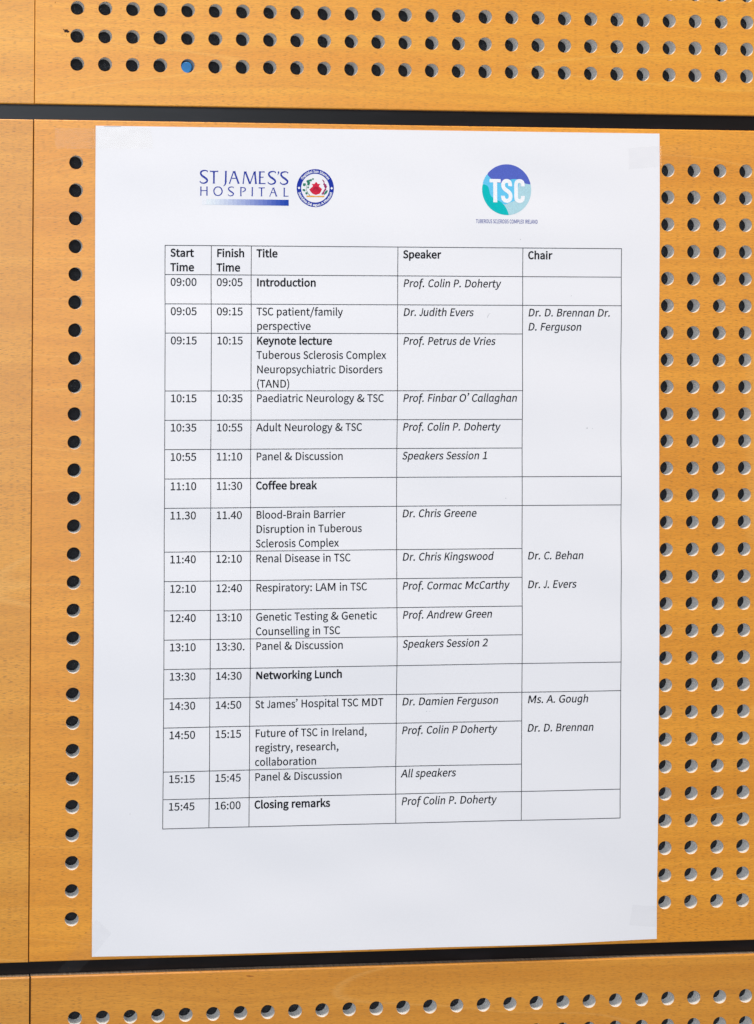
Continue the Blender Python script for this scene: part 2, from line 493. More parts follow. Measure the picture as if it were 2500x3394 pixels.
LIFT = 0.0035
GLYPHS = {
'A':[534,[[4,0,85,0,148,197,383,197,445,0,531,0,312,644,221,644],[168,261,199,360,264,578,267,578,332,360,363,261]]],
'B':[577,[[89,0,293,0,392,12,470,47,520,106,538,189,528,248,501,293,459,325,407,343,407,347,447,368,477,400,495,441,501,487,484,559,439,608,369,635,279,644,89,644],[170,371,170,580,269,580,335,574,383,556,411,524,421,476,412,432,385,399,336,378,265,371],[170,65,170,308,282,308,357,301,412,279,446,243,458,192,446,135,411,96,356,73,282,65]]],
'C':[561,[[331,-11,390,-5,442,13,488,42,529,81,484,133,452,102,417,79,378,65,335,60,252,78,188,131,148,214,134,324,149,433,190,515,255,566,337,584,376,580,411,567,442,548,469,524,513,576,481,606,440,631,392,649,336,655,223,633,132,567,73,462,51,322,72,181,131,77,220,11]]],
'D':[604,[[89,0,253,0,382,22,476,86,533,188,553,324,533,461,475,561,380,623,250,644,89,644],[170,67,170,578,242,578,342,561,413,512,455,433,469,324,455,215,413,135,342,84,242,67]]],
'E':[517,[[89,0,469,0,469,69,170,69,170,304,414,304,414,373,170,373,170,575,459,575,459,644,89,644]]],
'F':[485,[[89,0,170,0,170,289,416,289,416,358,170,358,170,575,459,575,459,644,89,644]]],
'G':[605,[[342,-11,403,-6,458,10,504,33,540,63,540,334,329,334,329,266,466,266,466,98,443,82,415,70,383,62,350,60,258,78,190,131,149,214,134,324,150,433,193,515,260,566,349,584,393,579,430,566,461,547,488,524,532,576,500,605,459,630,408,649,346,655,228,633,135,567,73,462,51,322,73,181,133,77,225,11]]],
'H':[640,[[89,0,170,0,170,304,470,304,470,0,552,0,552,644,470,644,470,374,170,374,170,644,89,644]]],
'I':[257,[[89,0,170,0,170,644,89,644]]],
'J':[470,[[208,-11,289,4,344,47,376,111,386,189,386,644,304,644,304,197,298,134,278,92,246,67,200,60,167,64,138,77,112,99,89,133,31,90,63,46,103,14,151,-5]]],
'K':[568,[[89,0,170,0,170,204,280,336,474,0,564,0,331,400,533,644,441,644,171,321,170,321,170,644,89,644]]],
'L':[477,[[89,0,452,0,452,69,170,69,170,644,89,644]]],
'M':[713,[[89,0,162,0,162,357,161,402,158,451,155,501,151,546,155,546,206,400,329,65,383,65,504,400,556,546,560,546,556,501,553,451,550,402,549,357,549,0,625,0,625,644,527,644,404,300,359,165,356,165,309,300,186,644,89,644]]],
'N':[635,[[89,0,165,0,165,338,164,389,162,440,159,490,156,539,159,539,228,407,463,0,546,0,546,644,469,644,469,309,470,258,473,206,477,155,481,105,476,105,407,238,171,644,89,644]]],
'O':[652,[[326,-11,437,12,524,79,581,185,601,324,581,463,524,567,437,633,326,655,215,633,128,567,71,463,51,324,71,185,128,79,215,12],[326,60,247,78,187,132,148,215,134,324,148,433,187,515,247,566,326,584,405,566,465,515,504,433,517,324,504,215,465,132,405,78]]],
'P':[556,[[89,0,170,0,170,257,276,257,373,268,448,305,496,367,513,455,496,544,447,602,371,634,272,644,89,644],[170,322,170,578,262,578,336,572,390,552,422,514,432,455,422,395,391,354,339,330,265,322]]],
'R':[558,[[170,338,170,578,278,578,345,572,394,553,424,517,434,464,424,409,394,369,345,346,278,338],[442,0,533,0,370,282,429,305,475,343,504,396,515,464,498,548,451,604,380,635,290,644,89,644,89,0,170,0,170,273,286,273]]],
'S':[524,[[267,-11,358,3,427,42,471,100,486,171,476,234,448,281,405,316,353,344,262,383,224,400,189,421,164,451,155,491,163,530,187,559,225,578,275,584,318,580,356,568,391,549,422,525,464,576,426,608,381,633,330,650,275,655,194,643,130,607,87,553,72,485,84,423,115,377,157,343,203,320,295,279,338,259,372,237,395,207,403,164,394,122,368,89,325,67,268,60,218,65,171,82,128,107,90,140,42,83,88,44,141,14,201,-5]]],
'T':[526,[[222,0,304,0,304,575,499,575,499,644,27,644,27,575,222,575]]],
'U':[633,[[317,-11,408,3,482,50,531,135,548,265,548,644,470,644,470,264,458,166,426,104,377,70,317,60,258,70,210,104,179,166,167,264,167,644,86,644,86,265,104,135,152,50,225,3]]],
'V':[505,[[206,0,300,0,505,644,423,644,319,295,303,241,289,189,274,137,257,83,253,83,191,295,86,644,1,644]]],
'a':[495,[[191,-11,234,-6,275,9,313,30,349,57,351,57,358,0,424,0,424,293,415,374,386,436,334,475,259,489,203,484,153,469,109,449,72,427,103,372,133,390,168,407,206,418,246,423,294,412,325,385,340,347,344,302,213,279,122,243,69,192,52,124,62,66,91,24,135,-2],[213,54,180,58,154,71,136,94,129,129,140,171,176,205,243,231,344,249,344,116,311,89,279,69,247,58]]],
'b':[543,[[291,-11,369,6,435,56,481,137,498,246,486,346,449,423,390,472,308,489,268,484,230,470,193,449,158,423,162,508,162,699,81,699,81,0,145,0,152,49,156,49,188,24,222,5,257,-7],[278,56,252,59,223,67,193,82,162,105,162,357,195,385,227,405,258,417,288,422,346,409,386,373,408,318,415,245,404,166,376,107,332,69]]],
'c':[448,[[269,-11,311,-7,351,5,389,23,423,48,388,103,364,84,337,69,308,59,276,55,216,68,169,106,139,163,128,238,140,313,171,371,218,408,279,422,305,419,330,410,352,397,373,380,414,433,387,455,355,472,318,485,275,489,187,472,114,423,64,344,46,238,63,132,110,54,181,5]]],
'd':[545,[[243,-11,285,-6,323,9,358,30,388,56,391,56,398,0,464,0,464,699,383,699,383,516,387,434,357,457,326,475,292,486,253,489,175,472,109,422,64,343,47,238,61,132,100,54,162,5],[261,56,205,69,164,104,138,162,129,239,140,313,169,371,213,408,267,422,296,419,325,410,354,395,383,372,383,121,353,93,324,72,293,60]]],
'e':[487,[[274,-11,320,-8,361,3,398,18,431,37,402,90,375,75,347,63,316,55,283,53,221,64,172,98,139,151,125,220,446,220,450,265,437,358,400,428,340,474,259,489,180,472,112,422,64,343,46,238,63,133,112,54,185,5],[124,277,140,340,171,387,212,415,261,425,311,416,348,387,372,341,380,277]]],
'f':[286,[[29,412,94,412,94,0,174,0,174,412,275,412,275,477,174,477,174,553,178,593,191,623,212,641,242,647,255,646,268,643,282,639,295,633,313,696,295,702,276,707,255,710,233,711,171,700,128,668,102,619,94,554,94,477,29,473]]],
'g':[496,[[242,-220,342,-206,418,-170,466,-118,483,-54,473,-3,441,32,389,52,317,59,223,59,183,63,157,74,144,90,140,111,142,129,148,144,158,156,170,168,187,161,205,156,223,152,241,151,310,163,365,196,402,248,416,317,413,347,405,374,393,397,377,416,474,416,474,477,308,477,295,482,279,486,260,488,241,489,172,477,116,443,77,390,62,319,68,278,82,243,102,213,125,191,125,187,106,171,89,151,77,126,72,98,75,72,84,51,98,33,115,20,115,16,85,-7,63,-33,49,-62,45,-92,59,-147,100,-187,162,-211],[241,206,202,214,170,236,148,272,140,319,148,366,169,401,202,423,241,431,281,423,313,401,335,366,343,319,335,272,312,236,280,214],[253,-164,195,-158,151,-142,124,-115,115,-81,118,-60,126,-39,141,-19,163,0,179,-3,195,-5,211,-7,225,-7,308,-7,349,-10,380,-21,398,-39,404,-68,394,-104,363,-134,316,-156]]],
'h':[533,[[81,0,162,0,162,346,195,378,226,401,257,414,292,419,333,412,361,389,377,349,382,292,382,0,462,0,462,302,453,383,427,441,381,477,316,489,270,483,229,466,192,440,158,409,162,508,162,699,81,699]]],
'i':[242,[[81,0,162,0,162,477,81,477],[121,575,143,579,160,590,171,607,175,629,171,650,160,667,143,677,121,681,100,677,83,667,72,650,69,629,72,607,83,590,100,579]]],
'j':[242,[[31,-213,91,-202,132,-170,155,-120,162,-54,162,477,82,477,82,-54,79,-94,70,-123,52,-142,23,-148,10,-148,-2,-146,-13,-143,-23,-140,-39,-200,-25,-205,-8,-209,10,-212],[121,575,143,579,160,590,171,607,175,629,171,650,160,667,143,677,121,681,100,677,83,667,72,650,68,629,72,607,83,590,100,579]]],
'k':[485,[[81,0,160,0,160,126,250,230,389,0,476,0,296,285,455,477,365,477,163,226,160,226,160,699,81,699]]],
'l':[250,[[165,-11,180,-11,192,-9,203,-7,212,-4,200,57,184,55,175,57,168,63,163,74,162,90,162,699,81,699,81,95,86,50,101,16,127,-4]]],
'm':[814,[[81,0,162,0,162,346,193,378,224,401,253,415,281,419,321,412,348,389,365,349,370,292,370,0,450,0,450,346,482,378,513,401,542,415,570,419,610,412,637,389,654,349,659,292,659,0,739,0,739,302,730,383,703,441,658,477,595,489,552,483,512,464,474,435,437,398,418,436,391,465,354,483,305,489,264,483,225,466,189,440,156,408,155,408,147,477,81,477]]],
'n':[536,[[81,0,162,0,162,346,195,378,226,401,257,414,292,419,333,412,361,389,377,349,382,292,382,0,462,0,462,302,453,383,427,441,381,477,316,489,270,483,229,466,191,440,156,408,155,408,147,477,81,477]]],
'o':[532,[[266,-11,350,5,420,54,469,132,487,238,469,344,420,423,350,472,266,489,182,472,112,423,64,344,46,238,64,132,112,54,182,5],[266,55,210,68,166,106,138,163,128,238,138,313,166,371,210,408,266,422,323,408,367,371,395,313,405,238,395,163,367,106,323,68]]],
'p':[545,[[81,-201,162,-201,162,-40,159,44,192,20,225,3,258,-8,291,-11,369,6,435,56,481,137,498,246,486,346,449,423,390,472,308,489,267,484,228,469,191,447,156,422,155,422,147,477,81,477],[278,56,252,59,224,67,193,82,162,105,162,357,195,385,227,405,258,417,288,422,346,409,386,373,408,318,415,245,404,166,376,107,332,69]]],
'q':[545,[[383,-201,464,-201,464,477,400,477,392,432,390,432,359,457,327,475,292,486,253,489,175,472,109,422,64,343,47,238,61,132,100,54,162,5,243,-11,284,-6,322,8,356,29,387,55,383,-32],[261,56,205,69,164,104,138,162,129,239,140,313,169,371,213,408,267,422,296,419,325,410,354,395,383,372,383,121,353,93,324,72,293,60]]],
'r':[341,[[81,0,162,0,162,307,188,358,218,392,250,411,281,417,295,417,306,415,317,413,328,409,343,479,331,484,319,487,306,489,292,489,253,482,217,462,184,431,156,390,155,390,147,477,81,477]]],
's':[411,[[206,-11,280,0,334,30,367,75,379,130,366,187,332,227,286,254,234,275,195,290,162,307,139,329,131,358,136,384,153,406,180,421,220,427,250,424,277,415,303,401,328,385,366,435,336,456,301,473,262,485,219,489,149,479,97,450,65,407,54,354,67,301,99,264,143,237,193,216,233,201,268,182,293,157,302,126,296,97,279,73,250,57,208,51,168,55,132,67,99,85,67,108,28,54,65,28,108,7,156,-6]]],
't':[331,[[230,-11,253,-10,276,-6,298,0,319,6,303,67,290,62,277,58,262,55,249,54,214,60,191,78,179,106,175,145,175,412,305,412,305,477,175,477,175,611,108,611,99,477,24,473,24,412,95,412,95,148,102,82,125,32,166,0]]],
'u':[533,[[221,-11,266,-5,307,12,343,39,378,75,380,75,387,0,453,0,453,477,373,477,373,139,341,102,310,77,279,63,244,58,204,65,176,88,160,127,155,185,155,477,74,477,74,175,83,94,109,36,155,1]]],
'v':[458,[[184,0,278,0,446,477,367,477,277,206,233,65,228,65,185,206,95,477,11,477]]],
'w':[705,[[156,0,250,0,317,256,350,394,354,394,387,257,455,0,553,0,682,477,604,477,535,201,506,69,502,69,468,201,394,477,315,477,241,201,209,69,205,69,177,201,105,477,24,477]]],
'x':[438,[[13,0,98,0,162,112,210,197,214,197,266,112,336,0,424,0,267,241,412,477,329,477,270,373,228,293,223,293,177,373,112,477,25,477,170,249]]],
'y':[458,[[89,-206,152,-193,201,-158,238,-106,267,-40,446,477,368,477,282,213,243,77,239,77,192,213,95,477,11,477,203,-1,192,-37,175,-78,151,-110,122,-132,85,-140,75,-139,65,-137,56,-135,48,-132,33,-196,45,-200,58,-203,73,-205]]],
'z':[417,[[31,0,392,0,392,65,132,65,384,434,384,477,58,477,58,412,282,412,31,43]]],
'0':[488,[[244,-11,327,9,390,72,430,177,445,324,430,470,390,573,327,635,244,655,161,635,98,573,58,470,44,324,58,177,98,72,161,9],[244,54,194,69,155,118,130,202,121,324,130,445,155,529,194,577,244,592,294,577,333,529,358,445,367,324,358,202,333,118,294,69]]],
'1':[488,[[77,0,431,0,431,67,301,67,301,644,240,644,212,630,181,618,146,607,106,598,106,547,221,547,221,67,77,67]]],
'2':[488,[[39,0,444,0,444,69,265,69,160,63,263,169,343,270,395,369,413,467,400,544,362,604,303,642,225,655,168,649,119,630,75,600,35,561,82,516,110,546,142,569,177,585,215,590,268,581,305,554,327,514,334,463,316,376,262,280,170,171,39,47]]],
'3':[488,[[231,-11,312,1,378,37,422,95,438,172,428,233,399,280,355,315,302,336,302,340,349,363,385,397,408,441,416,495,402,563,363,613,304,645,228,655,176,650,129,634,87,609,49,579,92,528,121,553,153,573,188,586,226,590,271,583,306,563,327,530,335,488,326,440,296,401,241,375,156,365,156,304,251,295,313,269,346,228,357,175,347,125,320,87,279,64,226,55,175,61,133,78,97,101,67,129,25,77,61,44,107,15,163,-4]]],
'4':[488,[[299,0,374,0,374,177,460,177,460,242,374,242,374,644,286,644,18,230,18,177,299,177],[299,242,101,242,248,461,300,556,303,556,299,439]]],
'5':[488,[[230,-11,309,3,376,46,423,115,441,209,426,301,384,365,322,403,247,415,220,413,195,408,172,400,150,389,167,575,409,575,409,644,97,644,76,344,119,316,145,333,170,344,196,352,226,354,281,344,323,315,350,269,359,207,349,144,319,96,276,66,222,55,171,61,129,77,94,100,64,127,24,74,60,42,106,15,161,-4]]],
'6':[488,[[264,-11,336,4,395,46,435,112,450,198,437,286,401,349,345,387,271,400,232,394,194,379,157,355,125,322,140,448,175,531,228,576,291,590,320,586,347,576,372,561,393,540,438,590,409,616,374,637,334,651,287,655,197,637,121,576,69,468,49,308,66,168,111,68,179,9],[127,258,159,296,193,322,226,336,257,340,309,330,345,301,366,257,373,198,365,138,342,92,307,62,264,52,210,65,168,105,140,170]]],
'7':[488,[[174,0,257,0,270,172,299,320,355,457,446,596,446,644,43,644,43,575,356,575,276,446,222,313,189,168]]],
'8':[488,[[246,-11,328,1,392,37,433,89,447,155,438,214,414,260,380,296,339,324,339,329,368,356,396,392,416,435,424,484,412,552,377,606,322,641,248,654,178,642,122,609,85,557,71,490,78,443,97,403,125,369,158,342,158,338,115,309,77,270,51,220,40,160,56,91,98,37,163,1],[290,350,235,373,188,403,156,440,144,490,152,533,173,565,206,586,247,594,293,585,327,561,348,525,356,480,352,445,339,411,318,380],[247,48,193,57,150,82,122,119,112,167,118,211,137,250,165,285,200,313,265,285,320,254,357,213,371,157,362,113,337,79,298,56]]],
'9':[488,[[206,-11,294,8,368,71,421,183,440,350,424,484,378,579,309,636,223,655,152,640,93,598,53,532,39,446,51,359,87,296,143,257,216,244,256,250,296,266,332,290,365,322,349,197,313,114,263,69,204,55,173,59,144,68,118,84,95,105,51,54,81,28,116,7,158,-6],[364,390,331,351,297,324,262,309,229,304,179,314,143,343,121,388,114,446,123,507,146,553,181,583,224,593,279,580,321,541,350,478]]],
'&':[597,[[228,-11,281,-6,330,9,374,32,413,62,452,37,490,16,526,0,561,-11,582,55,555,65,525,78,494,96,462,117,498,169,528,225,554,285,575,347,500,347,483,294,462,244,437,199,409,157,364,197,321,242,281,289,246,338,299,378,346,421,378,471,391,529,382,580,358,620,318,646,264,655,204,644,157,612,127,564,117,504,120,468,128,431,141,392,159,353,111,317,70,276,42,226,32,167,46,95,86,39,148,2],[360,105,332,83,301,67,270,56,237,53,187,61,147,85,120,122,110,171,116,207,134,239,159,269,192,297,228,245,269,195,313,148],[216,391,203,421,194,450,187,478,185,505,191,542,207,572,232,592,265,599,293,593,312,577,323,554,326,527,317,487,293,453,258,421]]],
'.':[244,[[122,-11,145,-7,163,5,175,25,180,49,175,74,163,94,145,106,122,111,99,106,81,94,69,74,64,49,69,25,81,5,99,-7]]],
',':[244,[[66,-167,119,-136,160,-94,185,-43,194,17,190,56,176,86,155,104,127,111,103,107,84,96,71,78,66,54,71,31,83,13,102,2,125,-2,134,-1,128,-38,111,-71,83,-98,47,-119]]],
':':[244,[[122,343,145,347,163,360,175,379,180,404,175,429,163,448,145,461,122,466,99,461,81,448,69,429,64,404,69,379,81,360,99,347],[122,-11,145,-7,163,5,175,25,180,49,175,74,163,94,145,106,122,111,99,106,81,94,69,74,64,49,69,25,81,5,99,-7]]],
'-':[305,[[40,215,265,215,265,277,40,277]]],
'/':[344,[[10,-157,69,-157,331,698,273,698]]],
'(':[297,[[210,-172,259,-150,210,-52,175,52,154,162,148,273,154,384,175,493,210,598,259,696,210,719,156,618,115,511,90,397,81,273,90,149,115,35,156,-72]]],
')':[297,[[87,-172,141,-72,182,35,207,149,216,273,207,397,182,511,141,618,87,719,37,696,86,598,122,493,143,384,150,273,143,162,122,52,86,-52,37,-150]]],
'’':[879,[[42,526,61,493,102,519,137,556,161,602,170,657,165,691,150,717,128,734,101,741,75,736,56,723,45,704,41,684,45,661,56,644,74,632,97,627,104,628,110,630,116,632,120,634,115,604,99,575,74,548]]],
'é':[487,[[274,-11,320,-8,361,3,398,18,431,37,402,90,375,75,347,63,316,55,283,53,221,64,172,98,139,151,125,220,446,220,450,265,437,358,400,428,340,474,259,489,180,472,112,422,64,343,46,238,63,133,112,54,185,5],[124,277,140,340,171,387,212,415,261,425,311,416,348,387,372,341,380,277],[245,562,398,713,343,766,204,603]]],
'ɑ':[549,[[243,-11,286,-6,326,9,360,32,390,58,393,58,402,26,418,4,440,-8,468,-11,481,-11,492,-9,502,-7,511,-4,501,57,485,55,476,57,470,63,465,74,464,90,464,477,399,477,392,431,390,431,359,456,327,474,293,486,255,489,176,472,109,422,64,343,47,238,61,132,100,54,162,5],[261,56,205,69,164,104,138,162,129,239,140,313,169,371,213,408,267,422,296,419,325,410,354,395,383,372,383,121,353,93,324,72,293,60]]],
'ɡ':[545,[[253,-216,343,-203,409,-164,450,-103,464,-21,464,477,398,477,390,433,387,433,358,457,326,475,293,486,255,489,176,472,109,423,64,346,47,245,61,144,100,68,162,21,243,4,284,9,322,23,355,44,385,69,383,-21,375,-75,350,-116,310,-143,253,-152,218,-149,182,-142,146,-128,111,-108,81,-163,121,-186,163,-203,208,-213],[261,71,205,83,164,118,138,173,129,245,140,317,169,373,213,409,267,422,296,419,325,410,354,395,383,372,383,137,353,108,324,88,293,75]]]}
# advance widths of the document's typeface, in 1/2048 em
REG = dict(zip("ABCDEFGHIJKLMNOPRSTUVabcdefghijklmnopqrstuvwxyz&.,:-/()’éɑɡ ",
  (1185,1114,1092,1260,1000,941,1292,1276,516,653,1064,861,1751,1322,1356,1058,1112,941,998,1314,1162,
   981,1076,866,1076,1019,625,964,1076,470,490,931,470,1636,1076,1080,1076,1076,714,801,686,1076,925,1464,887,927,809,
   1397,517,511,548,627,791,621,621,452,1019,1053,1053,463)))
BOLD = dict(REG); BOLD.update(dict(zip("ABCDEFGHIKLMNPRSTabcdefghiklmnoprstuvwxy",
  (1240,1147,1084,1290,1000,941,1305,1292,546,1120,866,1790,1349,1090,1153,968,1014,
   1012,1100,856,1100,1030,648,970,1100,503,982,503,1665,1100,1101,1100,727,818,710,1100,969,1525,940,970))))
ITAL = dict(REG); ITAL.update(dict(zip("abcdefghiklmnoprstuvwy", (1053,1053,853,1053,981,625,1053,1053,470,931,470,1620,1053,1050,1053,702,797,686,1053,909,1447,927))))
for d in (REG, BOLD, ITAL):
    for c in "0123456789":
        d[c] = 1038

def ring_area(c):
    return 0.5 * sum(c[i - 1][0] * c[i][1] - c[i][0] * c[i - 1][1] for i in range(len(c)))
def inside(p, c):
    r = False
    for i in range(len(c)):
        (x0, y0), (x1, y1) = c[i - 1], c[i]
        if (y0 > p[1]) != (y1 > p[1]) and p[0] < (x1 - x0) * (p[1] - y0) / (y1 - y0) + x0:
            r = not r
    return r
def triangulate(rings):
    """Triangles (indices into the joined rings) of an even-odd filled outline."""
    start, k = [], 0
    for r in rings:
        start.append(k); k += len(r)
    depth = [sum(inside(r[0], q) for q in rings if q is not r) for r in rings]
    tris = []
    for i, r in enumerate(rings):
        if depth[i] % 2:
            continue
        grp = [i] + [j for j, q in enumerate(rings) if depth[j] == depth[i] + 1 and inside(q[0], r)]
        flat = [start[g] + n for g in grp for n in range(len(rings[g]))]
        for tr in tessellate_polygon([[Vector((x, y, 0)) for x, y in rings[g]] for g in grp]):
            tris.append(tuple(flat[n] for n in tr))
    pts = [p for r in rings for p in r]
    want = sum(abs(ring_area(r)) * (-1 if depth[i] % 2 else 1) for i, r in enumerate(rings))
    got = sum(abs(ring_area([pts[n] for n in tr])) for tr in tris)
    if abs(got - want) > 0.01 * abs(want):
        edges = [(start[g] + n, start[g] + (n + 1) % len(r)) for g, r in enumerate(rings) for n in range(len(r))]
        res = delaunay_2d_cdt([Vector(p) for p in pts], edges, [], 0, 1e-7)
        if len(res[0]) == len(pts):
            tris = []
            for f in res[2]:
                c = (sum(res[0][n].x for n in f) / 3, sum(res[0][n].y for n in f) / 3)
                if sum(inside(c, r) for r in rings) % 2:
                    tris.append(tuple(res[3][n][0] for n in f))
            got2 = sum(abs(ring_area([pts[n] for n in tr])) for tr in tris)
    return tris

def flesh(contours, d):
    """Grow (or thin) a glyph outline by d."""
    if not d:
        return contours
    def area(c): return 0.5 * sum(c[i][0] * c[(i + 1) % len(c)][1] - c[(i + 1) % len(c)][0] * c[i][1] for i in range(len(c)))
    big = max(contours, key=lambda c: abs(area(c)))
    sgn = 1 if area(big) > 0 else -1
    out = []
    for c in contours:
        n, r = len(c), []
        for i in range(n):
            p, q, s = Vector(c[i - 1]), Vector(c[i]), Vector(c[(i + 1) % n])
            a, b = (q - p), (s - q)
            if a.length < 1e-9 or b.length < 1e-9:
                r.append(tuple(q)); continue
            na = Vector((a.y, -a.x)).normalized() * sgn
            nb = Vector((b.y, -b.x)).normalized() * sgn
            m = na + nb
            k = 2.0 / max(m.length_squared, 1.2)
            r.append(tuple(q + m * (d * k)))
        out.append(r)
    return out

GLYPH_CACHE = {}
def glyph(ch, style):
    key = (ch, style)
    if key not in GLYPH_CACHE:
        src = ch
        if style == 'I':
            src = {'a': 'ɑ', 'g': 'ɡ'}.get(ch, ch)
        adv, flat = GLYPHS[src]
        if ch == '’':
            adv = 215
        width = {'R': REG, 'B': BOLD, 'I': ITAL}[style][ch] / 2.048
        sx = width / adv
        cs = [[(c[i] * sx, float(c[i + 1])) for i in range(0, len(c), 2)] for c in flat]
        if style == 'I' and ch == 'f':      # the italic f has a tail below the line
            cs = [[(x - (12 if y < 5 else 0), -178.0 if y < 5 else y) for x, y in c] for c in cs]
        clean = []
        for c in cs:
            r = [p for i, p in enumerate(c) if abs(p[0] - c[i - 1][0]) + abs(p[1] - c[i - 1][1]) > 9]
            if len(r) > 2:
                clean.append(r)
        if key == ('N', 'B'):
            clean = [[(x * sx, float(y)) for x, y in ((89, 24), (156, 24), (156, 430), (445, 24), (546, 24), (546, 620), (479, 620), (479, 214), (190, 620), (89, 620))]]
        simple = None                       # letters with sharp inner notches, drawn without the notch's extra points
        if ch == 'M':
            simple = ((89, 0), (162, 0), (162, 480), (329, 65), (383, 65), (549, 480), (549, 0), (625, 0), (625, 644), (527, 644), (356, 165), (186, 644), (89, 644))
        elif key == ('N', 'R'):
            simple = ((89, 0), (165, 0), (165, 500), (463, 0), (546, 0), (546, 644), (469, 644), (469, 144), (171, 644), (89, 644))
        if simple:
            clean = [[(x * sx, float(y)) for x, y in simple]]
        cs = flesh(clean, 27.0 if style == 'B' else (12.0 if style == 'I' else 11.5))
        if style == 'I':
            cs = [[(x + y * 0.165 - 8, y) for x, y in c] for c in cs]
        tris = triangulate(cs)
        GLYPH_CACHE[key] = (width, [p for c in cs for p in c], [tuple(t) for t in tris])
    return GLYPH_CACHE[key]

class Print:
    """Collects flat printed shapes in sheet coordinates (cm) and lays them on the paper."""
    def __init__(self, lift=LIFT):
        self.v, self.f, self.lift = [], [], lift
    def add(self, pts, tris):
        b = len(self.v)
        self.v.extend(on_sheet(x, y, self.lift) for x, y in pts)
        for t in tris:
            p = [pts[i] for i in t]
            s = sum(p[i][0] * p[(i + 1) % len(p)][1] - p[(i + 1) % len(p)][0] * p[i][1] for i in range(len(p)))
            self.f.append([b + i for i in (t if s > 0 else t[::-1])])
    def poly(self, pts, *holes):
        rings = [pts, *holes]
        tris = triangulate([list(r) for r in rings])
        self.add([p for r in rings for p in r], tris)
    def text(self, s, u, w, em, style='R', sx=1.0, track=0.0):
        x = u
        for ch in s:
            if ch == ' ':
                x += {'R': REG, 'B': BOLD, 'I': ITAL}[style][' '] / 2048 * em * sx + track
                continue
            width, pts, tris = glyph(ch, style)
            k = em / 1000
            self.add([(x + px * k * sx, w + py * k) for px, py in pts], tris)
            x += width * k * sx + track
        return x
    def arc_text(self, s, cx, cy, r, a0, a1, em, style='B', inside=False):
        ws = [(BOLD[c] / 2048) for c in s]
        tot = sum(ws)
        acc = 0
        for c, wd in zip(s, ws):
            mid = (acc + wd / 2) / tot
            acc += wd
            if c == ' ':
                continue
            a = a0 + (a1 - a0) * mid
            width, pts, tris = glyph(c, style)
            k = em / 1000
            sxx = abs(a1 - a0) * r / (tot * em)
            ca, sa = math.cos(a), math.sin(a)
            out = []
            for px, py in pts:
                tx, ty = (px - width / 2) * k * sxx, py * k
                if inside:                 # read from the inside along the bottom
                    out.append((cx + (r - ty) * ca - tx * sa, cy + (r - ty) * sa + tx * ca))
                else:
                    out.append((cx + (r + ty) * ca + tx * sa, cy + (r + ty) * sa - tx * ca))
            self.add(out, tris)
    def line(self, p, q, width, step=0.25):
        n = max(1, int(math.hypot(q[0] - p[0], q[1] - p[1]) / step))
        dx, dy = q[0] - p[0], q[1] - p[1]
        L = math.hypot(dx, dy)
        ox, oy = -dy / L * width / 2, dx / L * width / 2
        pts = []
        for i in range(n + 1):
            x, y = p[0] + dx * i / n, p[1] + dy * i / n
            pts += [(x + ox, y + oy), (x - ox, y - oy)]
        self.add(pts, [(2 * i, 2 * i + 1, 2 * i + 3, 2 * i + 2) for i in range(n)])
    def ribbon(self, pts, widths):
        """A pen stroke of changing width along pts (smooth when many points are given)."""
        n = len(pts); L, R = [], []
        for i in range(n):
            a, b = pts[max(i - 1, 0)], pts[min(i + 1, n - 1)]
            dx, dy = b[0] - a[0], b[1] - a[1]
            l = math.hypot(dx, dy) or 1
            wd = widths[i] / 2
            L.append((pts[i][0] - dy / l * wd, pts[i][1] + dx / l * wd))
            R.append((pts[i][0] + dy / l * wd, pts[i][1] - dx / l * wd))
        self.add([p for q in zip(L, R) for p in q], [(2 * i, 2 * i + 1, 2 * i + 3, 2 * i + 2) for i in range(n - 1)])
    def disc(self, cx, cy, rx, ry=None, n=24):
        ry = ry or rx
        self.poly([(cx + rx * math.cos(2 * math.pi * i / n), cy + ry * math.sin(2 * math.pi * i / n)) for i in range(n)])
    def build(self, name, mat, parent):
        return mesh_obj(name, self.v, self.f, mat, parent)

def spline(ctrl, n=8):
    """Points along a Catmull-Rom curve through the control points (any number of values each)."""
    out = []
    for i in range(len(ctrl) - 1):
        p = [ctrl[max(i - 1, 0)], ctrl[i], ctrl[i + 1], ctrl[min(i + 2, len(ctrl) - 1)]]
        for k in range(n):
            out.append(tuple(catmull(*[q[d] for q in p], k / n) for d in range(len(ctrl[0]))))
    out.append(tuple(ctrl[-1]))
    return out

# ---- table grid
CU = (3.238, 4.917, 6.376, 11.781, 16.472, 20.211)
RV = (-2.9255, -3.9726, -5.0232, -6.0702, -8.1418, -9.1916, -10.2404, -11.2884, -12.3380, -13.9078, -14.9547,
      -16.0015, -17.0456, -18.0952, -19.1480, -20.1922, -21.7683, -22.7669, -23.8239)
p = Print()
LW = 0.025
for r, y in enumerate(RV):
    full = r in (0, 1, 2, 7, 8, 13, 14, 17, 18)
    p.line((CU[0] - LW / 2, y), (CU[5 if full else 4] + LW / 2, y), LW)
hl = LW / 2 + 0.0004
for c, x in enumerate(CU):
    for r in range(18):                       # stopped short of the rows so that no two faces overlap
        skip = c == 5 and r + 1 not in (1, 2, 7, 8, 13, 14, 17, 18)
        top = RV[r] - (0 if c == 5 and r not in (0, 1, 2, 7, 8, 13, 14, 17) else hl)
        p.line((x, top), (x, RV[r + 1] + (0 if skip else hl)), LW)
table = p.build("printed_table", LINE, sheet)

